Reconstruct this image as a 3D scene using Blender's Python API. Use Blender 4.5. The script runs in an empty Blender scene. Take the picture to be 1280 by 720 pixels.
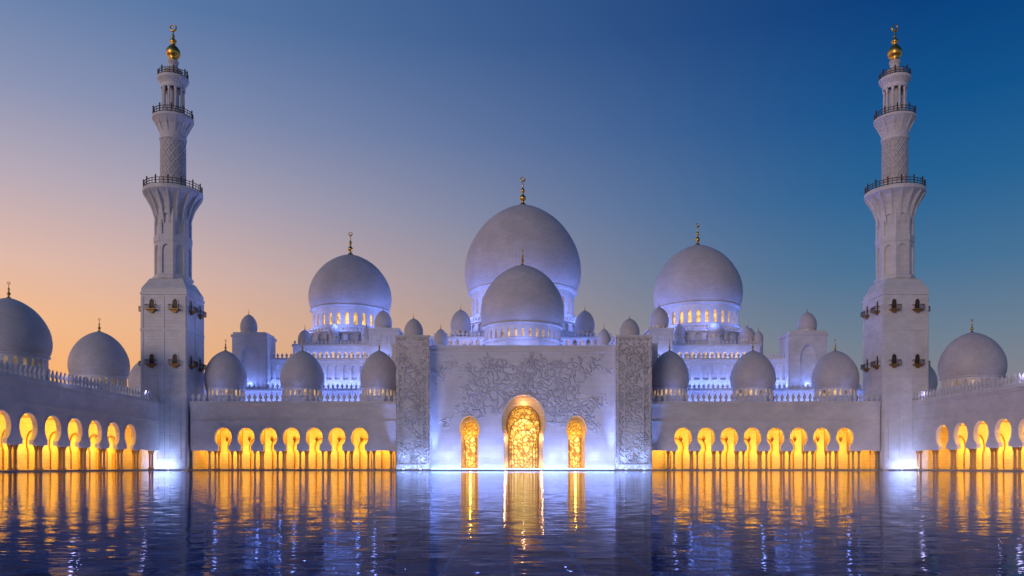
import bpy, math, random
from mathutils import Vector, Matrix
random.seed(4)
# ---------------------------------------------------------------- survey helpers
HY=583.5; CZ=0.9
def PX(px,d): return (px-640)/1000.0*d
def PZ(py,d): return (HY-py)/1000.0*d+CZ
def YY(d): return d-200.0
sc=bpy.context.scene
# ---------------------------------------------------------------- materials
MATS={}
def newmat(name):
    m=bpy.data.materials.new(name); m.use_nodes=True
    nt=m.node_tree; nt.nodes.clear()
    out=nt.nodes.new('ShaderNodeOutputMaterial')
    b=nt.nodes.new('ShaderNodeBsdfPrincipled')
    nt.links.new(b.outputs[0],out.inputs[0])
    MATS[name]=m
    return m,nt,b
def N(nt,t,**kw):
    n=nt.nodes.new(t)
    for k,v in kw.items(): setattr(n,k,v)
    return n
def math_(nt,op,a,b=None,c=None,clamp=False):
    n=nt.nodes.new('ShaderNodeMath'); n.operation=op; n.use_clamp=clamp
    for i,x in enumerate((a,b,c)):
        if x is None: continue
        if isinstance(x,(int,float)): n.inputs[i].default_value=x
        else: nt.links.new(x,n.inputs[i])
    return n.outputs[0]
def vm(nt,op,a,b=None):
    n=nt.nodes.new('ShaderNodeVectorMath'); n.operation=op
    for i,x in enumerate((a,b)):
        if x is None: continue
        if isinstance(x,(tuple,list)): n.inputs[i].default_value=x
        else: nt.links.new(x,n.inputs[i])
    return n.outputs[0]
def mrange(nt,x,a,b,c=0.0,d=1.0):
    e=N(nt,'ShaderNodeMapRange'); e.inputs[1].default_value=a; e.inputs[2].default_value=b; e.inputs[3].default_value=c; e.inputs[4].default_value=d; nt.links.new(x,e.inputs[0]); return e.outputs[0]
def stone(name,col,mode='wall',bw=1.6,bh=0.8,carve=0,rough=0.45,line=0.12,bump=0.5):
    m,nt,b=newmat(name); L=nt.links.new
    tc=N(nt,'ShaderNodeTexCoord'); sep=N(nt,'ShaderNodeSeparateXYZ'); L(tc.outputs['Object'],sep.inputs[0])
    cmb=N(nt,'ShaderNodeCombineXYZ')
    if mode=='wall':
        u=math_(nt,'ADD',sep.outputs[0],sep.outputs[1]); L(u,cmb.inputs[0])
    else:
        a=math_(nt,'ARCTAN2',sep.outputs[1],sep.outputs[0]); u=math_(nt,'MULTIPLY',a,6.0); L(u,cmb.inputs[0])
    L(sep.outputs[2],cmb.inputs[1])
    br=N(nt,'ShaderNodeTexBrick'); L(cmb.outputs[0],br.inputs['Vector'])
    br.inputs['Scale'].default_value=1.0
    br.inputs['Brick Width'].default_value=bw; br.inputs['Row Height'].default_value=bh
    br.inputs['Mortar Size'].default_value=0.03; br.inputs['Mortar Smooth'].default_value=0.3
    c=Vector(col)
    br.inputs['Color1'].default_value=(*(c*1.03),1); br.inputs['Color2'].default_value=(*(c*0.93),1)
    br.inputs['Mortar'].default_value=(*(c*(1-line)),1)
    nz=N(nt,'ShaderNodeTexNoise'); nz.inputs['Scale'].default_value=0.16; nz.inputs['Detail'].default_value=7; nz.inputs['Roughness'].default_value=0.62
    L(tc.outputs['Object'],nz.inputs['Vector'])
    var=mrange(nt,nz.outputs[0],.3,.7,.84,1.06)
    bp=N(nt,'ShaderNodeBump'); bp.inputs['Strength'].default_value=bump; bp.inputs['Distance'].default_value=0.05
    h=math_(nt,'SUBTRACT',1.0,br.outputs['Fac']); L(h,bp.inputs['Height'])
    nrm=bp.outputs[0]
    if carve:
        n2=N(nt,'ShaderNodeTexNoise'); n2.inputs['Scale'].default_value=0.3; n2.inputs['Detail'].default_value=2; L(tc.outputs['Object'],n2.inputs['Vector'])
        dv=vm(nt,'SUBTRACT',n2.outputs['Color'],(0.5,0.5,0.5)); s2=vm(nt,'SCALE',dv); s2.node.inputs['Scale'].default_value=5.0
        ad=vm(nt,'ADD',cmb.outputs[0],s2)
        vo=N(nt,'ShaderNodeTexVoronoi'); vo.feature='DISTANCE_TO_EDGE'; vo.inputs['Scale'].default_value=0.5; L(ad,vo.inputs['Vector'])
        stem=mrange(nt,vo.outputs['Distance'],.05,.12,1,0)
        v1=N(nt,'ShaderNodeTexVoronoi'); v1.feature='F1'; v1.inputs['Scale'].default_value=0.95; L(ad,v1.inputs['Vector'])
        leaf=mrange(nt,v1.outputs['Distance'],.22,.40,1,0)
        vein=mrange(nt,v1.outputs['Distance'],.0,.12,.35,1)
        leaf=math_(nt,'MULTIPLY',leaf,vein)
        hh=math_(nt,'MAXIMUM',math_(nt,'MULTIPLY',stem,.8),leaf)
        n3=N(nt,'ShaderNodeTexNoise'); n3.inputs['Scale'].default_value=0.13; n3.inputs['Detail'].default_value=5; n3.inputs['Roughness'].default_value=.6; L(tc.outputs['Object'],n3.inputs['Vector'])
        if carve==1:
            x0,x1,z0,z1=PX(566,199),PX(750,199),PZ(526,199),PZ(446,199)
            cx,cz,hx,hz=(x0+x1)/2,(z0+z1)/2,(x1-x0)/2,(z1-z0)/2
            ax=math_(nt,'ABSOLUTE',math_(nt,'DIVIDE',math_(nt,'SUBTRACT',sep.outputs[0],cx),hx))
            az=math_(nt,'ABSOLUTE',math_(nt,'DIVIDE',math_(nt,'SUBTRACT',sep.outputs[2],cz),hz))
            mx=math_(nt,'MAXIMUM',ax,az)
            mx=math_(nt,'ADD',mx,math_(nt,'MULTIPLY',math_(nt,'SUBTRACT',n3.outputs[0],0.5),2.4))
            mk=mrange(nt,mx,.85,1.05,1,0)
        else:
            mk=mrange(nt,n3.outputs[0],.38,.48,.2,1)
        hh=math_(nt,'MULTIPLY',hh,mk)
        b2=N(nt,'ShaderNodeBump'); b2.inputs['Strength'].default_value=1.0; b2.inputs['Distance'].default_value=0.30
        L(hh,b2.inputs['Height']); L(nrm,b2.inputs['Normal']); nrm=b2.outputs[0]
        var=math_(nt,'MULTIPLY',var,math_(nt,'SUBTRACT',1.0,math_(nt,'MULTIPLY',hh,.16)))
    mul=vm(nt,'SCALE',br.outputs['Color']); L(var,mul.node.inputs['Scale'])
    L(mul,b.inputs['Base Color']); L(nrm,b.inputs['Normal'])
    b.inputs['Roughness'].default_value=rough
    return m
stone('marble',(0.72,0.71,0.72))
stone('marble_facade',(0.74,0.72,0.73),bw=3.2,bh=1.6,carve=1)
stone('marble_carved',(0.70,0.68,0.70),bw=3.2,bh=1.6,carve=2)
stone('marble_round',(0.71,0.69,0.71),mode='round',bw=0.8,bh=0.9,line=0.10)
stone('dome_marble',(0.63,0.60,0.62),mode='round',bw=0.7,bh=0.55,line=0.16,rough=0.5,bump=.7)
stone('paving',(0.45,0.45,0.46))
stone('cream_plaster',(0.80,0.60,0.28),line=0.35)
# lattice shaft
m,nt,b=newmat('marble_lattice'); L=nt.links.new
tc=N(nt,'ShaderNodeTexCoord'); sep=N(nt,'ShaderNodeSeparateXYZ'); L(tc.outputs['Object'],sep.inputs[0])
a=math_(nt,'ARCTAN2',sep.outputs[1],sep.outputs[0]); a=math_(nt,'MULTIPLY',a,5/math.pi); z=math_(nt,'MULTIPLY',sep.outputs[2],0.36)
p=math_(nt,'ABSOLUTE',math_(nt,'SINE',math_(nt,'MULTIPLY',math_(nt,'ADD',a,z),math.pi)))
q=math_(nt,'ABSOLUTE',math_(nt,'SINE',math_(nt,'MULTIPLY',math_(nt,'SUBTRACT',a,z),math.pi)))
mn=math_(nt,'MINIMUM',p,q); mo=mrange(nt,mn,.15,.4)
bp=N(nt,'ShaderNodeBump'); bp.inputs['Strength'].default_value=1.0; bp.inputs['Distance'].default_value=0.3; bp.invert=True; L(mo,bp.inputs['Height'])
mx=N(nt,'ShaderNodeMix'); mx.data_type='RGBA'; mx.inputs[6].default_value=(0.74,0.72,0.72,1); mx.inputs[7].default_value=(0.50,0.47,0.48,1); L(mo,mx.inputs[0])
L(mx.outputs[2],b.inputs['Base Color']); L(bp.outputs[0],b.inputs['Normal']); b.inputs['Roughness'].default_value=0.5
def simple(name,col,rough=0.5,metal=0.0,em=None,es=0,noise=0.15,nscale=3):
    m,nt,b=newmat(name); L=nt.links.new
    tc=N(nt,'ShaderNodeTexCoord'); nz=N(nt,'ShaderNodeTexNoise'); nz.inputs['Scale'].default_value=nscale; nz.inputs['Detail'].default_value=4; L(tc.outputs['Object'],nz.inputs['Vector'])
    o=mrange(nt,nz.outputs[0],.3,.7,1-noise,1+noise)
    s=N(nt,'ShaderNodeVectorMath'); s.operation='SCALE'; s.inputs[0].default_value=col; L(o,s.inputs['Scale']); L(s.outputs[0],b.inputs['Base Color'])
    b.inputs['Roughness'].default_value=rough; b.inputs['Metallic'].default_value=metal
    if em:
        s2=N(nt,'ShaderNodeVectorMath'); s2.operation='SCALE'; s2.inputs[0].default_value=em; L(o,s2.inputs['Scale']); L(s2.outputs[0],b.inputs['Emission Color']); b.inputs['Emission Strength'].default_value=es
    return m
simple('gold',(0.75,0.45,0.10),0.32,1.0)
simple('dull_gold',(0.34,0.20,0.07),0.5,0.6)
simple('bronze',(0.07,0.045,0.03),0.5,0.3)
simple('column_stone',(0.36,0.20,0.06),0.35)
simple('gold_capital',(0.38,0.17,0.03),0.35,0.4)
simple('warm_window',(0.3,0.2,0.08),0.3,0,(1.0,0.58,0.12),0.9,0.7,0.9)
simple('faint_window',(0.3,0.25,0.2),0.3,0,(1.0,0.60,0.20),0.5,0.85,0.9)
simple('dim_window',(0.25,0.22,0.25),0.4,0,(1.0,0.65,0.35),0.18,0.8,0.6)
simple('lamp_lens',(0.8,0.8,0.9),0.3,0,(0.38,0.62,1.0),3.6,0.1)
simple('amber_lattice',(0.88,0.62,0.22),0.4,0.0,None,0,0.2,2.6)
# pierced gold doors
def doormat(name,stops,es,sc1,sc2):
    m,nt,b=newmat(name); L=nt.links.new
    tc=N(nt,'ShaderNodeTexCoord'); n2=N(nt,'ShaderNodeTexNoise'); n2.inputs['Scale'].default_value=0.8; L(tc.outputs['Object'],n2.inputs['Vector'])
    dv=vm(nt,'SUBTRACT',n2.outputs['Color'],(0.5,0.5,0.5)); s2=vm(nt,'SCALE',dv); s2.node.inputs['Scale'].default_value=2.2; ad=vm(nt,'ADD',tc.outputs['Object'],s2)
    vo=N(nt,'ShaderNodeTexVoronoi'); vo.feature='DISTANCE_TO_EDGE'; vo.inputs['Scale'].default_value=sc1; L(ad,vo.inputs['Vector'])
    v2=N(nt,'ShaderNodeTexVoronoi'); v2.inputs['Scale'].default_value=sc2; L(ad,v2.inputs['Vector'])
    mm=math_(nt,'MULTIPLY',mrange(nt,vo.outputs[0],.03,.16),mrange(nt,v2.outputs['Distance'],.15,.6,1,.3))
    cr=N(nt,'ShaderNodeValToRGB')
    while len(cr.color_ramp.elements)<len(stops): cr.color_ramp.elements.new(.5)
    for e,(p_,c_) in zip(cr.color_ramp.elements,stops): e.position=p_; e.color=(*c_,1)
    L(mm,cr.inputs[0]); L(cr.outputs[0],b.inputs['Emission Color']); b.inputs['Emission Strength'].default_value=es; b.inputs['Base Color'].default_value=(0.3,0.15,0.03,1); b.inputs['Roughness'].default_value=0.4
doormat('door_lattice',[(0,(.22,.075,.006)),(.3,(.62,.27,.02)),(.65,(1,.55,.07)),(1,(1,.75,.2))],1.15,.75,1.6)
doormat('door_glow',[(0,(.30,.11,.01)),(.25,(.85,.44,.05)),(.5,(1,.75,.18)),(1,(1,.9,.42))],1.4,.75,1.3)
# water
m,nt,b=newmat('pool_water'); L=nt.links.new
nt.nodes.remove(b); out=[n for n in nt.nodes if n.type=='OUTPUT_MATERIAL'][0]
tc=N(nt,'ShaderNodeTexCoord')
def wn(scale,sx,sy,amp,det):
    mp=N(nt,'ShaderNodeMapping'); mp.inputs['Scale'].default_value=(sx,sy,1); L(tc.outputs['Object'],mp.inputs[0])
    nz=N(nt,'ShaderNodeTexNoise'); nz.inputs['Scale'].default_value=scale; nz.inputs['Detail'].default_value=det; nz.inputs['Roughness'].default_value=0.5; L(mp.outputs[0],nz.inputs['Vector'])
    d=vm(nt,'SUBTRACT',nz.outputs['Color'],(0.5,0.5,0.5)); d=vm(nt,'MULTIPLY',d,(amp*0.6,amp,0)); return d
s=vm(nt,'ADD',wn(7.0,0.42,1.0,0.11,2.0),wn(1.8,0.5,1.0,0.018,1.0))
s=vm(nt,'ADD',s,(0,0,1)); s=vm(nt,'NORMALIZE',s)
gl=N(nt,'ShaderNodeBsdfGlossy'); gl.inputs['Color'].default_value=(0.86,0.90,1.0,1); gl.inputs['Roughness'].default_value=0.028; L(s,gl.inputs['Normal'])
df=N(nt,'ShaderNodeBsdfDiffuse')
br=N(nt,'ShaderNodeTexBrick'); L(tc.outputs['Object'],br.inputs['Vector']); br.inputs['Scale'].default_value=1.0; br.inputs['Brick Width'].default_value=.6; br.inputs['Row Height'].default_value=.6; br.inputs['Mortar Size'].default_value=.02; br.offset=0.0
br.inputs['Color1'].default_value=(0.006,0.055,0.24,1); br.inputs['Color2'].default_value=(0.002,0.024,0.12,1); br.inputs['Mortar'].default_value=(0.02,0.10,0.32,1); L(br.outputs['Color'],df.inputs['Color'])
fr=N(nt,'ShaderNodeFresnel'); fr.inputs['IOR'].default_value=1.33; L(s,fr.inputs['Normal'])
fp=math_(nt,'POWER',fr.outputs[0],2.2)
ms=N(nt,'ShaderNodeMixShader'); L(fp,ms.inputs[0]); L(df.outputs[0],ms.inputs[1]); L(gl.outputs[0],ms.inputs[2]); L(ms.outputs[0],out.inputs[0])
# ---------------------------------------------------------------- mesh builder
class MB:
    def __init__(s): s.v=[]; s.f=[]; s.m=[]; s.sm=[]; s.names=[]
    def mi(s,n):
        if n not in s.names: s.names.append(n)
        return s.names.index(n)
    def add(s,vs,fs,mat,smooth=False):
        o=len(s.v); s.v+= [tuple(p) for p in vs]; k=s.mi(mat)
        for f in fs: s.f.append(tuple(i+o for i in f)); s.m.append(k); s.sm.append(smooth)
    def obj(s,name,parent=None,loc=(0,0,0)):
        me=bpy.data.meshes.new(name); me.from_pydata(s.v,[],s.f); me.update()
        for n in s.names: me.materials.append(MATS[n])
        me.polygons.foreach_set('material_index',s.m); me.polygons.foreach_set('use_smooth',s.sm)
        o=bpy.data.objects.new(name,me); sc.collection.objects.link(o); o.location=loc
        if parent: o.parent=parent
        return o
    def mbox(s,mp,u0,u1,o0,o1,z0,z1,mat):
        vs=[mp(u,z,o) for u in(u0,u1) for o in(o0,o1) for z in(z0,z1)]
        s.add(vs,[(0,1,3,2),(4,6,7,5),(0,4,5,1),(2,3,7,6),(0,2,6,4),(1,5,7,3)],mat)
    def box(s,x0,x1,y0,y1,z0,z1,mat): s.mbox(lambda u,z,o:(u,o,z),x0,x1,y0,y1,z0,z1,mat)
    def lathe(s,cx,cy,prof,seg,mat,smooth=True,rot=0.0,cap=True):
        vs=[];fs=[]
        for r,z in prof:
            for k in range(seg):
                a=rot+2*math.pi*k/seg; vs.append((cx+r*math.cos(a),cy+r*math.sin(a),z))
        for j in range(len(prof)-1):
            for k in range(seg):
                k2=(k+1)%seg; fs.append((j*seg+k,j*seg+k2,(j+1)*seg+k2,(j+1)*seg+k))
        s.add(vs,fs,mat,smooth)
        if cap and prof[-1][0]>0.02: s.add(vs[-seg:],[tuple(range(seg))],mat)
    def cell(s,mp,u0,u1,z1,lev,depth,mat,o=0.0,rmat=None):
        uc=(u0+u1)/2; rmat=rmat or mat
        Lv=lev
        for j in range(len(Lv)-1):
            (za,wa),(zb,wb)=Lv[j],Lv[j+1]
            for sg,ue in((-1,u0),(1,u1)):
                for oo in(o,o-depth):
                    s.add([mp(ue,za,oo),mp(uc+sg*wa,za,oo),mp(uc+sg*wb,zb,oo),mp(ue,zb,oo)],[(0,1,2,3)],mat)
                s.add([mp(uc+sg*wa,za,o),mp(uc+sg*wa,za,o-depth),mp(uc+sg*wb,zb,o-depth),mp(uc+sg*wb,zb,o)],[(0,1,2,3)],rmat)
        zt=Lv[-1][0]
        for oo in(o,o-depth): s.add([mp(u0,zt,oo),mp(uc,zt,oo),mp(u1,zt,oo),mp(u1,z1,oo),mp(uc,z1,oo),mp(u0,z1,oo)],[(0,1,4,5),(1,2,3,4)],mat)
        z0,w0=Lv[0]
        for a,bb in((u0,uc-w0),(uc+w0,u1)): s.add([mp(a,z0,o),mp(bb,z0,o),mp(bb,z0,o-depth),mp(a,z0,o-depth)],[(0,1,2,3)],mat)
        s.add([mp(u0,z1,o),mp(u1,z1,o),mp(u1,z1,o-depth),mp(u0,z1,o-depth)],[(0,1,2,3)],mat)
    def archrim(s,mp,uc,lev,t,o0,o1,mat):
        pts=[(uc-w,z) for z,w in lev]+[(uc+w,z) for z,w in reversed(lev[:-1])]
        out=[]
        for i,(u,z) in enumerate(pts):
            p=pts[max(0,i-1)]; n=pts[min(len(pts)-1,i+1)]
            d=Vector((n[0]-p[0],n[1]-p[1])); d.normalize() if d.length>0 else None
            out.append((u-d.y*t,z+d.x*t))
        for i in range(len(pts)-1):
            a,b2,c,d=pts[i],pts[i+1],out[i+1],out[i]
            vs=[mp(q[0],q[1],oo) for oo in(o0,o1) for q in(a,b2,c,d)]
            s.add(vs,[(4,5,6,7),(0,1,5,4),(3,2,6,7)],mat)
    def merlons(s,mp,u0,u1,z,o,mat,pitch=1.0,h=1.6,t=0.3):
        n=max(1,int(round((u1-u0)/pitch))); p=(u1-u0)/n
        prof=[(-.20,0),(-.14,.22),(-.34,.42),(-.28,.62),(-.09,.80),(0,1.0),(.09,.80),(.28,.62),(.34,.42),(.14,.22),(.20,0)]
        for i in range(n):
            uc=u0+(i+.5)*p
            vs=[mp(uc+a*p*.9,z+b2*h,oo) for oo in(o,o-t) for a,b2 in prof]; k=len(prof)
            fs=[tuple(range(k)),tuple(range(k,2*k))]+[(j,j+1,k+j+1,k+j) for j in range(k-1)]
            s.add(vs,fs,mat)
    def ring(s,c,R,r,axis,mat,crescent=True,seg=20,sub=8):
        vs=[];fs=[]
        for i in range(seg):
            a=2*math.pi*i/seg; rr=r*(0.55+0.9*(0.5-0.5*math.sin(a))) if crescent else r
            for j in range(sub):
                bta=2*math.pi*j/sub; q=R+rr*math.cos(bta)
                vs.append((c[0]+q*math.cos(a),c[1]+rr*math.sin(bta),c[2]+q*math.sin(a)))
        for i in range(seg):
            for j in range(sub): fs.append((i*sub+j,((i+1)%seg)*sub+j,((i+1)%seg)*sub+(j+1)%sub,i*sub+(j+1)%sub))
        s.add(vs,fs,mat,True)
    def finial(s,cx,cy,z,h,mat='gold'):
        pr=[(.11,-.03),(.10,.03),(.045,.07),(.035,.12),(.085,.19),(.10,.25),(.075,.32),(.03,.37),(.028,.42),(.055,.47),(.062,.52),(.04,.58),(.018,.62),(.018,.66),(.032,.70),(.012,.75),(.010,.84)]
        s.lathe(cx,cy,[(r*h*1.15,z+q*h) for r,q in pr],12,mat)
        s.ring((cx,cy,z+.92*h),.075*h,.022*h,0,mat)
def arch(z0,zc,r,ztop,wn=None,n=9):
    wn=r if wn is None else wn
    th0=-math.acos(min(1,wn/r)); L=[(z0,wn)]
    nn=n+ (4 if th0<-.01 else 0)
    for i in range(nn+1):
        th=th0+(math.pi/2-th0)*i/nn
        z=zc+(math.sin(th)*(ztop-zc) if th>0 else math.sin(th)*r*1.0)
        w=r*math.cos(th)
        if th>0: w=r*(math.cos(th)**0.92)
        if abs(z-L[-1][0])<1e-4: continue
        L.append((z,max(0.0,w)))
    L[-1]=(L[-1][0],0.0)
    return L
def empty(name,loc=(0,0,0)):
    e=bpy.data.objects.new(name,None); sc.collection.objects.link(e); e.location=loc; return e
def addlight(kind,name,loc,power,col,parent=None,size=1,size_y=None,dir=None,xax=None,spot=None,blend=0.6,rad=0.3):
    l=bpy.data.lights.new(name,kind); l.energy=power; l.color=col
    o=bpy.data.objects.new(name,l); sc.collection.objects.link(o)
    if kind=='AREA':
        l.shape='RECTANGLE'; l.size=size; l.size_y=size_y or size
    elif kind=='SPOT': l.spot_size=spot; l.spot_blend=blend; l.shadow_soft_size=rad
    elif kind=='POINT': l.shadow_soft_size=rad
    if dir is not None:
        zz=-Vector(dir).normalized(); x=Vector(xax or (1,0,0)); x=(x-zz*x.dot(zz)).normalized(); y=zz.cross(x)
        M=Matrix((x,y,zz)).transposed().to_4x4(); M.translation=Vector(loc); o.matrix_world=M
    else: o.location=loc
    if parent: o.parent=parent; o.matrix_parent_inverse=Matrix()
    return o
# ---------------------------------------------------------------- dome pieces
DP=[(.925,0),(.955,.04),(.985,.11),(1.0,.2),(.995,.29),(.97,.39),(.92,.49),(.845,.59),(.745,.69),(.62,.785),(.47,.865),(.32,.925),(.19,.963),(.09,.985),(.03,.997),(0,1)]
def smooth_prof(P,n=4):
    out=[]
    for i in range(len(P)-1):
        p0=P[max(0,i-1)];p1=P[i];p2=P[i+1];p3=P[min(len(P)-1,i+2)]
        for k in range(n):
            t=k/n; q=[]
            for c in(0,1):
                q.append(.5*((2*p1[c])+(-p0[c]+p2[c])*t+(2*p0[c]-5*p1[c]+4*p2[c]-p3[c])*t*t+(-p0[c]+3*p1[c]-3*p2[c]+p3[c])*t**3))
            out.append((max(0,q[0]),q[1]))
    out.append(P[-1]); return out
DPS=smooth_prof(DP,3)
def dome(parent,name,cx,cy,zb,R,H,zfloor,fin,nwin=20,win='dim_window',rd=0.93,drum_h=None,base_r=None,seg=64,tall=.85,wf=.5):
    mb=MB()
    mb.lathe(0,0,[(R*r,H*z) for r,z in DPS],seg,'dome_marble')
    if fin>0: mb.finial(0,0,H*0.997,fin)
    k=R*rd; dh=drum_h if drum_h else 0.5*R
    c=max(0.12,R*0.03)
    mb.lathe(0,0,[(k*.9,0.002),(k*1.03,-.002),(k*1.05,-c),(k*1.0,-c*1.8),(k*.98,-c*2.2)],seg,'marble_round')
    if nwin:
        zt=-c*2.2; zb2=-dh
        hw=math.pi*k/nwin
        mp=lambda u,z,o:((k*.98+o)*math.cos(u/k),(k*.98+o)*math.sin(u/k),z)
        hgt=zt-zb2
        lv=arch(zb2+hgt*.1,zb2+hgt*(tall-.3),hw*wf,zb2+hgt*tall,n=5)
        for i in range(nwin):
            u=i*2*hw
            mb.cell(mp,u,u+2*hw,zt,lv,R*.05,'marble_round')
        mb.lathe(0,0,[(k*.915,zb2),(k*.915,zt)],seg,win,cap=False)
        mb.lathe(0,0,[(k*1.0,zb2+hgt*.1),(k*1.02,zb2+hgt*.1),(k*1.03,zb2+hgt*.04),(k*1.03,zb2-c),(k*1.0,zb2-c*1.5)],seg,'marble_round',cap=False)
        zz=zb2-c*1.4
    else:
        zz=-c*2
    br=base_r or k*1.02
    if zfloor-zb<zz: mb.lathe(0,0,[(br,zz),(br,zfloor-zb)],8,'marble_round',smooth=False,rot=math.pi/8,cap=False); mb.lathe(0,0,[(br,zz+.001),(0.01,zz)],8,'marble_round',False,math.pi/8,False)
    return mb.obj(name,parent,(cx,cy,zb))
BLUE=(0.20,0.30,1.0); ICE=(0.33,0.48,1.0); WARM=(1.0,0.57,0.06)
def ringlights(parent,cx,cy,z,r,n,power,col=BLUE):
    for i in range(n):
        a=-math.pi/2+(i-(n-1)/2)*(2*math.pi/n)
        addlight('POINT','dome_uplight',(cx+r*math.cos(a),cy+r*math.sin(a),z),power,col,parent,rad=0.4)
mosque=empty('mosque')
# ---------------------------------------------------------------- arcaded wings
WT=17.2
def wing(name,mp,u0,u1,ua,pitch,n,dirin,xax,lp,roof=16.0,back=9.0,wash=None):
    root=empty(name)
    w=MB()
    r=pitch*0.385 if pitch<7 else 2.75
    rt=10.75
    lv=arch(5.0,8.1,r,rt,wn=r*0.60)
    starts=[ua+(i-.5)*pitch for i in range(n)]
    for s0 in starts:
        w.cell(mp,s0,s0+pitch,WT-1.2,lv,0.9,'marble')
        w.archrim(mp,s0+pitch/2,lv[1:],0.2,0.0,0.1,'marble')
    if starts[0]-u0>.05: w.mbox(mp,u0,starts[0],-.9,0,5.0,WT-1.2,'marble')
    e=starts[-1]+pitch
    if u1-e>.05: w.mbox(mp,e,u1,-.9,0,5.0,WT-1.2,'marble')
    w.mbox(mp,u0,u1,-.9,.18,WT-1.2+.002,WT-.7,'marble'); w.mbox(mp,u0,u1,-.9,.40,WT-.7+.002,WT-.3,'marble'); w.mbox(mp,u0,u1,-.9,.28,WT-.3+.002,WT+.15,'marble')
    w.mbox(mp,u0,u1,0.003,.10,12.2,12.4,'marble')
    w.merlons(mp,u0,u1,WT+.15,.1,'marble',1.4,2.1)
    w.mbox(mp,u0,u1,-roof,-.9-.003,WT-2.0,WT-1.5,'marble')
    w.obj('arcade_wall',root)
    g=MB()
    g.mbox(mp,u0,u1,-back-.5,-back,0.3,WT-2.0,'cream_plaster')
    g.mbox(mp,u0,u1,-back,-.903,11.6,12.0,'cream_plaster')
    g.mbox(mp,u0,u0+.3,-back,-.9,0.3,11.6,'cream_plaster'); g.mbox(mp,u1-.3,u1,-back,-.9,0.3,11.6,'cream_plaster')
    g.mbox(mp,u0,u1,-roof,-roof+.5,0,WT-1.5,'marble')
    k0=int(math.floor((starts[0]-u0)/pitch))
    b0=starts[0]-k0*pitch; nb=int((u1-b0)/pitch)
    lv2=arch(0.35,5.6,pitch*.30,8.2,wn=pitch*.24)
    for i in range(nb):
        s0=b0+i*pitch
        if s0<u0+.3 or s0+pitch>u1-.3: continue
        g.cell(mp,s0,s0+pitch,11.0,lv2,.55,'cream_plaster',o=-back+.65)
        g.mbox(mp,s0+.5,s0+pitch-.5,-back+.02,-back+.06,.3,8.8,'amber_lattice')
        g.archrim(mp,s0+pitch/2,lv2,.25,-back+.652,-back+.85,'gold_capital')
        # hanging lantern in each bay
        x,y,_=mp(s0+pitch/2,0,-2.8)
        g.lathe(x,y,[(.03,11.6),(.03,9.0),(.25,8.9),(.45,8.5),(.45,7.9),(.2,7.4),(.02,7.2)],8,'gold_capital')
    for i in range(nb+1):
        s0=b0+i*pitch
        g.mbox(mp,s0-.2,s0+.2,-back+.66,-.91,10.6,11.6,'cream_plaster')
    g.obj('gallery',root)
    c=MB()
    prof=[(.42,0),(.42,.25),(.30,.4),(.27,.5),(.24,3.7)]
    cap=[(.24,3.7),(.31,3.8),(.36,4.15),(.52,4.5)]
    for i in range(nb+1):
        s0=b0+i*pitch
        for oo,dup in((-.45,(-.72,.72)),(-4.8,(0,))):
            for du in dup:
                uu=s0+du
                if uu<u0 or uu>u1: continue
                x,y,_=mp(uu,0,oo)
                c.lathe(x,y,[(a,b2+.3) for a,b2 in prof],10,'column_stone',cap=False); c.lathe(x,y,[(a,b2+.3) for a,b2 in cap],10,'gold_capital')
            if oo>-1: c.mbox(mp,max(u0,s0-1.2),min(u1,s0+1.2),oo-.42,oo+.42,4.8,4.997,'marble')
            else: c.mbox(mp,max(u0,s0-.4),min(u1,s0+.4),oo-.35,oo+.35,4.8,10.55,'column_stone')
    c.obj('columns',root)
    p=MB(); p.mbox(mp,u0,u1,-roof,1.6,-.6,.30,'paving'); p.obj('plinth',root)
    ln=u1-u0
    nl=max(1,int(ln/50)); seg=ln/nl
    for i in range(nl):
        uc=u0+(i+.5)*seg
        addlight('AREA','gallery_light',Vector(mp(uc,10.5,-1.4)),lp*seg,WARM,root,seg*.96,.5,dirin,xax)
        addlight('AREA','gallery_light',Vector(mp(uc,5.2,-5.4)),lp*.36*seg,WARM,root,seg*.96,.4,(dirin[0],dirin[1],-.15),xax)
        if wash: addlight('AREA','wall_wash_light',Vector(mp(uc,.5,1.5)),wash*seg,(.42,.46,1),root,seg*.96,.25,(dirin[0]*.35,dirin[1]*.35,1),xax)
    return root
XL=-88.4; XR=100.4
mpm=lambda u,z,o:(u,1.0-o,z)
mpl=lambda u,z,o:(XL+o,-u,z)
mpr=lambda u,z,o:(XR-o,-u,z)
LPW=84
wing('arcade_wing',mpm,PX(238,201),PX(495,201)+.3,PX(279,201),28.4*.201,7,(0,.85,-.45),(1,0,0),LPW,wash=24)
wing('arcade_wing',mpm,PX(815,201)-.3,PX(1100,201),PX(854,201),28.9*.201,8,(0,.85,-.45),(1,0,0),LPW,wash=24)
wing('arcade_wing',mpl,-1.0,118.0,14.8,7.8,13,(-.85,0,-.45),(0,1,0),LPW,wash=16)
wing('arcade_wing',mpr,-1.0,118.0,13.4,7.7,13,(.85,0,-.45),(0,1,0),LPW,wash=22)
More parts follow.
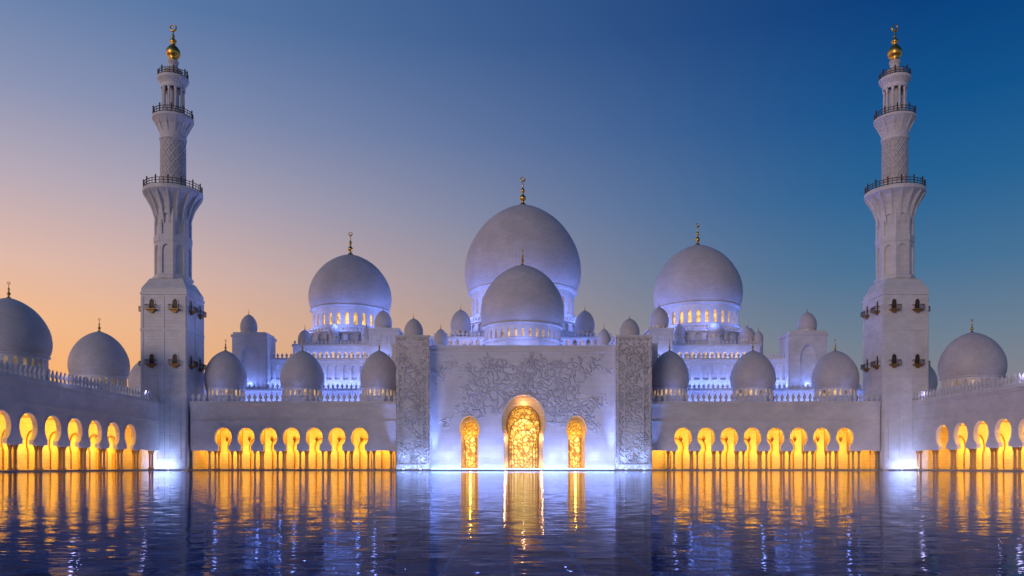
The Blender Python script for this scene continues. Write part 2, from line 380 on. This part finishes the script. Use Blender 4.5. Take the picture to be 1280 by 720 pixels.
# ---------------------------------------------------------------- central portal
mpc=lambda u,z,o:(u,-1.0-o,z)
f=MB(); D=199
zt=PZ(434,D)
xl,xr=PX(537,D),PX(770,D)
def lev(y0px,ycpx,hwpx,ytpx,wnpx): return arch(.35,PZ(ycpx,D),hwpx*.199,PZ(ytpx,D),wn=wnpx*.199)
lc=lev(587,531,27.5,494,24.5); ls=lev(587,538,12.8,520,10.8)
c0=PX(654.5,D); c1=PX(587,D); c2=PX(720.5,D)
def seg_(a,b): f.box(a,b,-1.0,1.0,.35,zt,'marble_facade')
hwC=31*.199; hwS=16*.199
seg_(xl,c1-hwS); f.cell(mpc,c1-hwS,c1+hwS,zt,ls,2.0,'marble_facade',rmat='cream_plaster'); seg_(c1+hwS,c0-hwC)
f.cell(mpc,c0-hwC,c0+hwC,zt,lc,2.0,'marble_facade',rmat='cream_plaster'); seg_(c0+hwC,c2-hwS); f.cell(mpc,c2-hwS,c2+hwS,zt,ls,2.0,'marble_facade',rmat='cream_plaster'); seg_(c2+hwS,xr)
f.archrim(mpc,c0,lc,.35,0.0,.12,'marble'); f.archrim(mpc,c1,ls,.2,0.0,.1,'marble'); f.archrim(mpc,c2,ls,.2,0.0,.1,'marble')
f.box(xl,xr,-1.25,1.2,zt+.003,zt+.45,'marble'); f.box(xl,xr,6,11,0,zt,'marble'); f.box(xl,xr,1.0,40,zt-.6,zt-.003,'marble')
f.box(xl,xr,-1.0,40,-.6,.35,'paving'); f.box(xl-9,xr+9,-6.2,-1.003,-.6,.30,'paving')
f.box(xl+.01,xr-.01,-1.12,-1.003,zt-1.2,zt-.9,'marble')
f.obj('portal_wall',mosque)
q=MB()
mpi=lambda u,z,o:(u,1.2-o,z)
li=arch(.36,PZ(533,D),20.5*.2,PZ(507,D),wn=18.2*.2)
q.cell(mpi,c0-hwC-.5,c0+hwC+.5,PZ(480,D),li,1.0,'cream_plaster')
q.archrim(mpi,c0,li,.25,0,.15,'gold_capital')
lis=arch(.36,PZ(540,D),9.6*.2,PZ(525,D),wn=8.5*.2)
for cc in(c1,c2):
    q.cell(lambda u,z,o:(u,3.6-o,z),cc-hwS-.6,cc+hwS+.6,PZ(500,D),lis,.6,'cream_plaster')
    q.box(cc-hwS-.6,cc-hwS+.0,1.003,3.6,.35,PZ(505,D),'cream_plaster'); q.box(cc+hwS,cc+hwS+.6,1.003,3.6,.35,PZ(505,D),'cream_plaster')
q.obj('inner_frame',mosque)
def door(cx,y,lv,nm,nest,glow):
    d=MB()
    mp=lambda u,z,o:(u,-o,z)
    def leaf(s_,o,mat):
        l2=[(.35+(z-.35)*s_,w*s_) for z,w in lv]
        pts=[(-w,z) for z,w in l2]+[(w,z) for z,w in reversed(l2[:-1])]
        d.add([(u,-o,z) for u,z in pts],[tuple(range(len(pts)))],mat)
    leaf(1,0,'door_lattice'); leaf(glow,.06,'door_glow')
    for s_ in nest:
        l2=[(.35+(z-.35)*s_,w*s_) for z,w in lv]
        d.archrim(mp,0,l2,.14,0.07,.24,'gold_capital')
    W=lv[0][1]*glow
    for u in (-W*.5,0,W*.5): d.box(u-.05,u+.05,-.2,-.07,.35,lv[0][0]+2.6,'gold_capital')
    d.box(-W*.98,W*.98,-.19,-.072,2.6,2.72,'gold_capital')
    return d.obj(nm,mosque,(cx,y,0))
door(c0,2.0,li,'portal_door',(.97,.80,.62),.80); door(c1,4.0,lis,'portal_door',(.97,.7),.7); door(c2,4.0,lis,'portal_door',(.97,.7),.7)
for sx in(-1,1): addlight('POINT','portal_lamp',(c0+sx*4.5,-.2,1.2),150,(1,.52,.24),mosque,rad=.2); addlight('POINT','portal_lamp',(c0+sx*4.8,.1,8),250,(1,.52,.24),mosque,rad=.2)
addlight('POINT','portal_lamp',(c0,.1,16.7),220,(1,.52,.24),mosque,rad=.2)
for cc in(c1,c2):
    addlight('POINT','portal_lamp',(cc,1.6,9.5),300,WARM,mosque,rad=.2); addlight('POINT','portal_lamp',(cc,2.2,2.0),240,WARM,mosque,rad=.2)
for (a,b2,cxp) in((495,537,517),(770,815,787)):
    p=MB(); d=196; x0,x1=PX(a,d),PX(b2,d); zt2=PZ(422,d); 
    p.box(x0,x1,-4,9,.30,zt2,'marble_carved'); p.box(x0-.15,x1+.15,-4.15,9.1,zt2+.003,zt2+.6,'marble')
    for u in(x0+.35,x1-.65): p.box(u,u+.3,-4.14,-4.003,1.5,zt2-1.2,'marble')
    p.box(x0+.35,x1-.35,-4.16,-4.003,zt2-1.2,zt2-.9,'marble'); p.box(x0+.35,x1-.35,-4.16,-4.003,1.2,1.5,'marble')
    p.archrim(lambda u,z,o:(u,-4.0-o,z),(x0+x1)/2,arch(3,22,2.2,28,n=8),.2,.003,.16,'marble')
    p.obj('pylon',mosque)
# ---------------------------------------------------------------- prayer-hall tiers
t=MB()
def tier(a,b2,d,ytop,zbot,depth,arc=None,mer=1.3,mh=1.5,win=None):
    x0,x1=PX(a,d),PX(b2,d); y=YY(d); z1=PZ(ytop,d)-mh
    mp=lambda u,z,o:(u,y-o,z)
    if arc:
        n,za,zs,zp=arc; p=(x1-x0)/n
        lvv=arch(za,zs,p*.32,zp,n=6)
        t.box(x0,x1,y+.6,y+depth,zbot,z1-.8,'marble'); t.box(x0,x1,y,y+.598,zbot,za-.003,'marble')
        for i in range(n): t.cell(mp,x0+i*p,x0+(i+1)*p,z1-.8,lvv,.6,'marble')
        if win:
            for i in range(n): t.box(x0+(i+.2)*p,x0+(i+.8)*p,y+.55,y+.597,za,zp,win)
    else: t.box(x0,x1,y,y+depth,zbot,z1-.8,'marble')
    t.box(x0-.3,x1+.3,y-.3,y+depth,z1-.797,z1-.3,'marble'); t.box(x0-.15,x1+.15,y-.15,y+depth-.1,z1-.297,z1,'marble')
    t.merlons(mp,x0,x1,z1,-.1,'marble',mer,mh)
    return x0,x1,y,z1
def wash(x0,x1,y,z,power,col=BLUE,dy=1.8,tilt=.45):
    addlight('AREA','roof_wash_light',((x0+x1)/2,y-dy,z),power*(x1-x0),col,mosque,(x1-x0)*.97,.35,(0,tilt,1),(1,0,0))
for (a1,b1,a2,b2_,a3,b3,tw0,tw1,twt) in((245,500,333,500,366,505,290,333,415),(812,1090,810,987,806,950,987,1034,413)):
    r=tier(a1,b1,222,479,15.5,13,None); wash(r[0],r[1],r[2],16.2,75,dy=2.4)
    r=tier(a2,b2_,235,441,16,80,(16,26.5,29.5,30.8)); wash(r[0],r[1],r[2],24.2,62,dy=2.2)
    r=tier(a3,b3,248,425,30,50,(18,34.0,35.6,36.6),mer=1.2,mh=1.2,win='faint_window'); wash(r[0],r[1],r[2],33.6,34)
    d=231; x0,x1=PX(tw0,d),PX(tw1,d); z1=PZ(twt,d); y=YY(d); mp=lambda u,z,o:(u,y-o,z)
    zz=24
    t.box(x0,x1,y+.9,y+9,16,z1-1.4,'marble')
    lv=arch(zz,z1-7.5,2.3,z1-4.2); w=x1-x0; t.cell(mp,x0,x1,z1-1.4,lv,.897,'marble'); t.box(x0,x1,y,y+.897,16,zz-.003,'marble')
    t.archrim(mp,(x0+x1)/2,lv,.25,0,.12,'marble')
    t.box(x0-.3,x1+.3,y-.3,y+9.3,z1-1.397,z1-.7,'marble'); t.box(x0+.2,x1-.2,y+.2,y+8.8,z1-.697,z1,'marble')
    addlight('AREA','roof_wash_light',((x0+x1)/2,y-2.2,24.5),260,BLUE,mosque,w,.35,(0,.4,1),(1,0,0))
    addlight('POINT','niche_light',((x0+x1)/2,y+.3,zz+.8),110,BLUE,mosque,rad=.15)
for a,b2 in((461,498),(811,841)):
    d=238; x0,x1=PX(a,d),PX(b2,d); z1=PZ(410,d); t.box(x0,x1,38,47,30,z1-.8,'marble'); t.box(x0-.3,x1+.3,37.7,47.3,z1-.797,z1,'marble')
    for i in range(3):
        u=x0+(i+.5)*(x1-x0)/3; mpz=lambda u_,z,o:(u_,38-o,z); t.archrim(mpz,u,arch(z1-5.5,z1-3,.8,z1-2),.18,.003,.12,'marble')
    addlight('AREA','roof_wash_light',((x0+x1)/2,36.2,33.6),200,BLUE,mosque,x1-x0,.3,(0,.4,1),(1,0,0))
r=tier(541,766,240,415,30,70,(26,36.0,38.2,39.2),mer=1.2,mh=1.3,win='dim_window'); wash(r[0],r[1],r[2],33.0,60)
t.box(PX(500,240),PX(815,240),44,110,16,33,'marble')
t.box(PX(498,222),PX(545,222),9.5,44,16,PZ(433,222)-1,'marble'); t.box(PX(762,222),PX(812,222),9.5,44,16,PZ(433,222)-1,'marble')
t.obj('prayer_hall',mosque)
# ---------------------------------------------------------------- big domes
def bigdome(nm,cx,w,apex,base,fin_top,d,zfloor,nwin,win,drumpx,lp,nl=6,rd=.92,base_r=None,tall=.75,wf=.42):
    R=w/2*.001*d; zb=PZ(base,d); H=PZ(apex,d)-zb; fin=PZ(fin_top,d)-PZ(apex,d)
    X=PX(cx,d)
    dome(mosque,nm,X,YY(d),zb,R,H,zfloor,fin,nwin,win,rd=rd,drum_h=drumpx*.001*d,base_r=base_r,seg=96,tall=tall,wf=wf)
    if nl: ringlights(mosque,X,YY(d),zb-R*.42,R*1.32,nl,lp)
    return X,R,zb
bigdome('main_dome',653.5,145,256,366,221,275,41,30,'faint_window',36,3900,7,rd=.9,wf=.46)
bigdome('portal_dome',653,105,331,410,311,224,30,34,'faint_window',20,1050,7,rd=.93,tall=.75,wf=.42)
bigdome('side_dome',438,102,318,389,290,272,38,28,'warm_window',27,1800,7,wf=.46)
bigdome('side_dome',872,109,306,386,279,272,38,30,'warm_window',28,1800,7,wf=.46)
def plinthring(cx,d,ypx0,ypx1,rpx,n):
    X=PX(cx,d); Y=YY(d); R=rpx*.001*d; z0,z1=PZ(ypx1,d),PZ(ypx0,d); mb=MB(); k=R
    mp=lambda u,z,o:((k+o)*math.cos(u/k),(k+o)*math.sin(u/k),z)
    hw=math.pi*k/n; lv=arch(z0+.4,z0+(z1-z0)*.55,hw*.6,z0+(z1-z0)*.8,n=5)
    for i in range(n): mb.cell(mp,i*2*hw,(i+1)*2*hw,z1,lv,.7,'marble_round')
    mb.lathe(0,0,[(k-.7,z0-6),(k-.7,z1)],64,'marble_round',cap=False)
    mb.lathe(0,0,[(k,z0-6),(k+.02,z0+.4),(k+.3,z0+.4)],64,'marble_round',cap=False)
    mb.lathe(0,0,[(k+.35,z1-.3),(k+.4,z1+.15),(k-.5,z1+.2),(R*.8,z1+.25)],64,'marble_round',cap=False)
    mb.merlons(mp,0,2*math.pi*k-.01,z1+.2,.1,'marble',1.3,1.1)
    mb.obj('dome_parapet',mosque,(X,Y,0))
plinthring(438,272,424,436,60,30); plinthring(872,272,423,436,62,30); plinthring(653.5,275,412,425,78,40)
# ---------------------------------------------------------------- roof-row domes
def smalldome(cx,w,apex,base,d,zfloor,fin=0,nwin=16,win='dim_window',dh=None,lp=0,nm='small_dome',seg=40,x=None):
    R=w/2*.001*d; zb=PZ(base,d); H=PZ(apex,d)-zb; X=PX(cx,d) if x is None else x
    dome(mosque,nm,X,YY(d),zb,R,H,zfloor,fin*.001*d,nwin,win,rd=.92,drum_h=dh,seg=seg)
    if lp: ringlights(mosque,X,YY(d),zb-R*.3,R*1.5,3,lp)
for cx,w in((282,51),(378,54),(474,47),(837,48),(941,55),(1044,56)):
    smalldome(cx,w,438,485,210,15,fin=14,nwin=24,win='faint_window',dh=2.5,lp=130)
for X,d,R,ap,ba in((-97,188,6.55,414,470),(-96,152.6,7.3,372,444),(-97,118,7.2,0,0),(-97,214,5.2,447,487),(109,189.6,7.2,415,472),(108,214,5.2,449,487),(109,152,7.2,0,0),(109,116,7.2,0,0)):
    zb=PZ(ba,d) if ba else 22.0; H=(PZ(ap,d)-zb) if ap else 10.5
    dome(mosque,'wing_dome',X,YY(d),zb,R,H,15,3.1,26,'dim_window',rd=.92,drum_h=2.6,seg=56)
    ringlights(mosque,X,YY(d),zb-3,R*1.45,3,110,(.5,.45,.9))
PYT=PZ(422,196)+.6
for cx,w,ap,ba,d,zf in((517,24,398,421,199,PYT),(787,25,398,421,199,PYT),(551,18,411,431,216,30),(755,17,411,431,216,30),(576,26,387,413,246,41),(731,25,388,413,246,41),
    (479,22,388,409,241,43),(824,24,384,407,241,43),(381,17,412,428,252,36),(418,15,405,420,256,38),(458,13,407,421,256,38),(893,22,403,418,256,38),(934,19,408,424,252,36),(849,15,405,420,256,38),(948,12,414,426,250,36),(311,21,393,414,235.5,40),(1009,23,390,412,235.5,40)):
    smalldome(cx,w,ap,ba,d,zf,fin=6,nwin=10,dh=None,lp=0,nm='cupola',seg=28)
# ---------------------------------------------------------------- minarets
def minaret(cxp):
    d=206; X=PX(cxp,d); root=empty('minaret',(X,YY(d),0)); Zp=lambda y:PZ(y,d); m=.206
    a=MB(); r2=math.sqrt(2); h=5.7
    a.lathe(0,0,[(h*r2,-.5),(h*r2,Zp(372)),(h*r2*.985,Zp(366)),(4.5*r2*.93,Zp(353)),(4.2*1.05,Zp(351))],4,'marble',False,math.pi/4)
    for y0,y1 in((500,494),(418,415.5),(374,371)): a.lathe(0,0,[((h)*r2,Zp(y0)),((h+.16)*r2,Zp(y0)),((h+.16)*r2,Zp(y1)),((h)*r2,Zp(y1))],4,'marble',False,math.pi/4,False)
    for face in range(4):
        c,s_=math.cos(face*math.pi/2),math.sin(face*math.pi/2)
        def mpf(u,z,o,c=c,s_=s_):
            x,y=u,-(h+o); return (x*c-y*s_,x*s_+y*c,z)
        for u in(-5.55,5.05): a.mbox(mpf,u,u+.5,.003,.12,1,Zp(376),'marble')
        a.mbox(mpf,-.25,.25,.003,.10,1,Zp(376),'marble')
        for u in(-2.9,2.9):
            for yb in(392,459):
                zb=Zp(yb); L_=arch(zb,zb+1.7,.6,zb+2.6,n=6)
                a.archrim(mpf,u,L_,.25,.003,.16,'marble')
                pts=[(-w_,z) for z,w_ in L_]+[(w_,z) for z,w_ in reversed(L_[:-1])]
                a.add([mpf(u+p_,z,.02) for p_,z in pts],[tuple(range(len(pts)))],'bronze')
                a.mbox(mpf,u-1.3,u+1.3,.01,1.3,zb-.2,zb,'dull_gold')
                a.mbox(mpf,u-.9,u+.9,.01,.8,zb-.5,zb-.203,'dull_gold'); a.mbox(mpf,u-.4,u+.4,.01,.5,zb-.9,zb-.503,'dull_gold')
                a.mbox(mpf,u-1.3,u+1.3,1.2,1.3,zb+.95,zb+1.08,'bronze')
                for k in range(8):
                    uu=u-1.22+k*.35; a.mbox(mpf,uu-.05,uu+.05,1.21,1.29,zb+.002,zb+.948,'bronze')
                for uu in(u-1.3,u+1.22): a.mbox(mpf,uu,uu+.08,.01,1.2,zb+.95,zb+1.08,'bronze')
            a.archrim(mpf,u,arch(Zp(575),Zp(480),1.3,Zp(470),n=6),.15,.003,.09,'marble')
    ra=4.15
    a.lathe(0,0,[(ra/math.cos(math.pi/8)-.42,Zp(352)),(ra/math.cos(math.pi/8)-.42,Zp(268))],8,'marble',False,math.pi/8)
    fw=2*ra*math.tan(math.pi/8)
    for k in range(8):
        an=k*math.pi/4; c,s_=math.cos(an),math.sin(an)
        def mpo(u,z,o,c=c,s_=s_):
            x,y=u,-(ra+o); return (x*c-y*s_,x*s_+y*c,z)
        a.cell(mpo,-fw/2,fw/2,Zp(306),arch(Zp(346),Zp(317),1.05,Zp(310),n=6),.42,'marble'); a.mbox(mpo,-fw/2,fw/2,-.38,0,Zp(353),Zp(346)-.003,'marble')
        a.cell(mpo,-fw/2,fw/2,Zp(266),arch(Zp(298),Zp(284),1.15,Zp(272),n=6),.42,'marble'); a.mbox(mpo,-fw/2,fw/2,-.38,.14,Zp(306)+.003,Zp(298)-.003,'marble')
    R8=1/math.cos(math.pi/8)
    a.lathe(0,0,[((ra)*R8,Zp(353)),((ra+.4)*R8,Zp(352)),((ra+.4)*R8,Zp(349)),(ra*R8,Zp(347))],8,'marble',False,math.pi/8,False)
    a.lathe(0,0,[(ra*1.02,Zp(272)),(4.3,Zp(266)),(4.6,Zp(260)),(5.3,Zp(254)),(6.2,Zp(249)),(7.1,Zp(246)),(7.25,Zp(245)),(7.25,Zp(241)),(7.05,Zp(240.5)),(3,Zp(240.4))],32,'marble',False,0,False)
    for k in range(16):
        an=(k+.5)*math.pi/8; c,s_=math.cos(an),math.sin(an)
        prof=[(4.0,Zp(284)),(4.55,Zp(274)),(5.3,Zp(262)),(6.3,Zp(253)),(7.15,Zp(246.5)),(4.0,Zp(246.5))]
        vs=[(r_*c-sg*.2*s_,r_*s_+sg*.2*c,z) for sg in(-1,1) for r_,z in prof]; n=6
        a.add(vs,[tuple(range(n)),tuple(range(n,2*n))]+[(i,(i+1)%n,n+(i+1)%n,n+i) for i in range(n)],'marble')
    def rail(r,z,hh,n):
        for k in range(n):
            an=2*math.pi*k/n; a.lathe(r*math.cos(an),r*math.sin(an),[(.08,z),(.08,z+hh)],5,'bronze',cap=False)
            if k%3==0: a.lathe(r*math.cos(an),r*math.sin(an),[(.18,z),(.18,z+hh*1.15),(.24,z+hh*1.2),(.05,z+hh*1.45)],6,'bronze')
        for zz in(z+hh*.9,z+hh*.1,z+hh*.5): a.lathe(0,0,[(r-.07,zz),(r+.07,zz),(r+.07,zz+.13),(r-.07,zz+.13),(r-.07,zz)],32,'bronze',False,0,False)
    rail(6.95,Zp(240.5),1.6,42)
    a.lathe(0,0,[(3.6,Zp(240.5)),(3.6,Zp(234)),(3.25,Zp(232)),(3.2,Zp(231))],32,'marble_round')
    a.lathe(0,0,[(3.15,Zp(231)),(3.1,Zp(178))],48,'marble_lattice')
    a.lathe(0,0,[(3.1,Zp(178)),(3.3,Zp(177)),(3.3,Zp(173)),(3.15,Zp(171)),(3.3,Zp(167)),(3.8,Zp(160)),(4.7,Zp(153.5)),(5.0,Zp(152)),(5.0,Zp(149)),(1,Zp(148.9))],32,'marble_round',False)
    for k in range(12):
        an=k*math.pi/6; c,s_=math.cos(an),math.sin(an)
        prof=[(3.0,Zp(172)),(3.6,Zp(165)),(4.3,Zp(158)),(4.9,Zp(152.5)),(3.0,Zp(152.5))]; n=5
        vs=[(r_*c-sg*.16*s_,r_*s_+sg*.16*c,z) for sg in(-1,1) for r_,z in prof]
        a.add(vs,[tuple(range(n)),tuple(range(n,2*n))]+[(i,(i+1)%n,n+(i+1)%n,n+i) for i in range(n)],'marble')
    rail(4.8,Zp(149),1.6,30)
    a.lathe(0,0,[(2.9,Zp(149)),(2.9,Zp(141)),(1.5,Zp(140.9)),(1.5,Zp(112))],24,'marble_round')
    for k in range(10):
        an=2*math.pi*(k+.5)/10; a.lathe(2.5*math.cos(an),2.5*math.sin(an),[(.42,Zp(141)),(.32,Zp(139)),(.26,Zp(117)),(.42,Zp(114)),(.42,Zp(112))],8,'marble_round')
    a.lathe(0,0,[(2.6,Zp(113)),(2.95,Zp(112.9)),(2.95,Zp(108)),(3.3,Zp(105)),(3.75,Zp(102)),(3.8,Zp(101)),(3.8,Zp(99)),(1,Zp(98.9))],28,'marble_round',False)
    rail(3.6,Zp(99),1.5,22)
    a.lathe(0,0,[(2.1,Zp(99)),(2.1,Zp(91)),(2.3,Zp(90.5)),(2.3,Zp(89.5)),(1.3,Zp(88)),(1.1,Zp(80)),(1.4,Zp(79)),(1.4,Zp(77.5)),(.9,Zp(76))],20,'marble_round')
    a.lathe(0,0,[(.9,Zp(76)),(1.1,Zp(75)),(.8,Zp(74)),(1.5,Zp(71)),(1.75,Zp(67)),(1.65,Zp(63)),(1.1,Zp(59)),(.6,Zp(57)),(.45,Zp(55)),(.8,Zp(53)),(.85,Zp(51)),(.45,Zp(49)),(.25,Zp(47)),(.4,Zp(45)),(.15,Zp(43)),(.12,Zp(39))],20,'gold')
    a.ring((0,0,Zp(35)),.75,.2,0,'gold')
    a.obj('tower',root)
    lens=MB()
    for dx in(-2.2,2.2):
        addlight('SPOT','base_uplight',(dx,-h-2.6,.8),1300,ICE,root,dir=(0,.3,1),spot=math.radians(80),blend=1,rad=.3)
        lens.box(dx-.25,dx+.25,-h-2.8,-h-2.4,.3,.55,'lamp_lens')
    addlight('AREA','base_uplight',(0,-h-1.8,.6),520,ICE,root,7,.4,(0,.6,1),(1,0,0))
    lens.obj('base_lamp',root)
    p=MB(); p.box(-4.2,4.2,-h-3.4,-h+1,-.6,.3,'paving'); p.obj('plinth',root)
minaret(216.5); minaret(1118.5)
# ---------------------------------------------------------------- facade uplights
g=MB()
n=13
for i in range(n):
    x=xl+1.2+(xr-xl-2.4)*i/(n-1)
    if abs(x-c0)<5.4 or abs(x-c1)<2.2 or abs(x-c2)<2.2: continue
    addlight('SPOT','facade_uplight',(x,-3.2,.55),900,ICE,mosque,dir=(0,.22,1),spot=math.radians(90),blend=1,rad=.2)
    g.box(x-.3,x+.3,-3.4,-3.0,.302,.45,'lamp_lens')
addlight('AREA','facade_strip',((xl+xr)/2,-1.8,.45),460,(.26,.46,1),mosque,(xr-xl)*.98,.25,(0,.9,1),(1,0,0))
addlight('AREA','facade_strip',((xl+xr)/2,-5.9,.45),5000,(.30,.38,1),mosque,(xr-xl)*.98,.3,(0,.35,1),(1,0,0))
g.box(xl,xr,-1.35,-1.2,.303,.42,'lamp_lens')
for a,b2 in((495,537),(770,815)):
    x0,x1=PX(a,196),PX(b2,196)
    for i in range(2):
        x=x0+(x1-x0)*(i+.5)/2; addlight('SPOT','facade_uplight',(x,-5.8,.55),1700,ICE,mosque,dir=(0,.2,1),spot=math.radians(90),blend=1,rad=.2); g.box(x-.3,x+.3,-6.0,-5.6,.302,.45,'lamp_lens')
    addlight('AREA','facade_strip',((x0+x1)/2,-5.0,.45),160,ICE,mosque,(x1-x0)*.98,.25,(0,.9,1),(1,0,0))
for x in(xl+1.2,xr-1.2): addlight('SPOT','corner_uplight',(x,-2.2,.6),34000,(.2,.32,1),mosque,dir=(0,.035,1),spot=math.radians(26),blend=1,rad=.15)
for x in(PX(495,196)-1.5,PX(815,196)+1.5): addlight('SPOT','corner_uplight',(x,-.8,.6),14000,(.2,.32,1),mosque,dir=(0,.04,1),spot=math.radians(30),blend=1,rad=.15)
g.obj('facade_lamps',mosque)
# ---------------------------------------------------------------- pool + ground
w=MB(); w.add([(XL+1,-260,0),(XR-1,-260,0),(XR-1,2,0),(XL+1,2,0)],[(0,1,2,3)],'pool_water'); w.obj('reflecting_pool')
gr=MB(); gr.add([(-4000,-4000,-.55),(4000,-4000,-.55),(4000,4000,-.55),(-4000,4000,-.55)],[(0,1,2,3)],'paving'); gr.obj('ground')
# ---------------------------------------------------------------- sky
wd=bpy.data.worlds.new('sky'); sc.world=wd; wd.use_nodes=True; nt=wd.node_tree; nt.nodes.clear(); L=nt.links.new
out=N(nt,'ShaderNodeOutputWorld'); bg=N(nt,'ShaderNodeBackground'); L(bg.outputs[0],out.inputs[0])
tc=N(nt,'ShaderNodeTexCoord'); sep=N(nt,'ShaderNodeSeparateXYZ'); L(tc.outputs['Generated'],sep.inputs[0])
def lin(c): return tuple(((v/255+.055)/1.055)**2.4 if v/255>.04045 else v/255/12.92 for v in c)
def ramp(stops):
    r=N(nt,'ShaderNodeValToRGB'); cr=r.color_ramp; cr.interpolation='LINEAR'
    while len(cr.elements)<len(stops): cr.elements.new(.5)
    for e,(p,c) in zip(cr.elements,stops): e.position=p; e.color=(*lin(c),1)
    return r
zc=math_(nt,'MULTIPLY',sep.outputs[2],1.0,clamp=True)
rl=ramp([(0,(236,146,80)),(.10,(252,180,112)),(.16,(246,188,142)),(.22,(226,186,170)),(.30,(186,172,184)),(.38,(142,150,182)),(.47,(98,128,172)),(.6,(62,106,164)),(1,(30,60,110))])
rr=ramp([(0,(156,135,126)),(.08,(136,132,138)),(.15,(106,126,146)),(.22,(70,113,150)),(.30,(38,98,148)),(.38,(15,82,140)),(.47,(3,62,124)),(.6,(3,50,104)),(1,(4,30,70))])
L(zc,rl.inputs[0]); L(zc,rr.inputs[0])
mr=N(nt,'ShaderNodeMapRange'); mr.interpolation_type='SMOOTHSTEP'; mr.inputs[1].default_value=-.66; mr.inputs[2].default_value=.45; L(sep.outputs[0],mr.inputs[0])
mx=N(nt,'ShaderNodeMix'); mx.data_type='RGBA'; L(mr.outputs[0],mx.inputs[0]); L(rl.outputs[0],mx.inputs[6]); L(rr.outputs[0],mx.inputs[7])
st=N(nt,'ShaderNodeTexSky'); st.sky_type='NISHITA'; st.sun_disc=False; st.sun_elevation=math.radians(2); st.sun_rotation=math.radians(-70)
ss=N(nt,'ShaderNodeVectorMath'); ss.operation='SCALE'; L(st.outputs[0],ss.inputs[0]); ss.inputs['Scale'].default_value=.003
ad=vm(nt,'ADD',mx.outputs[2],ss.outputs[0]); L(ad,bg.inputs[0]); bg.inputs[1].default_value=1.0
sl=addlight('SUN','warm_fill_sun',(0,-100,100),.58,(1.0,.82,.74),None,dir=(.50,.80,-.16)); sl.data.angle=math.radians(22)  # soft warm fill added from front left to brighten walls and domes
# ---------------------------------------------------------------- camera
cam=bpy.data.cameras.new('camera'); co=bpy.data.objects.new('camera',cam); sc.collection.objects.link(co); sc.camera=co
co.location=(0,-200,CZ); co.rotation_euler=(math.radians(90),0,0); cam.lens=28.125; cam.sensor_width=36; cam.shift_y=(HY-360)/1280; cam.clip_end=9000; cam.clip_start=.1
sc.view_settings.view_transform='Standard'; sc.view_settings.look='None'; sc.view_settings.exposure=0
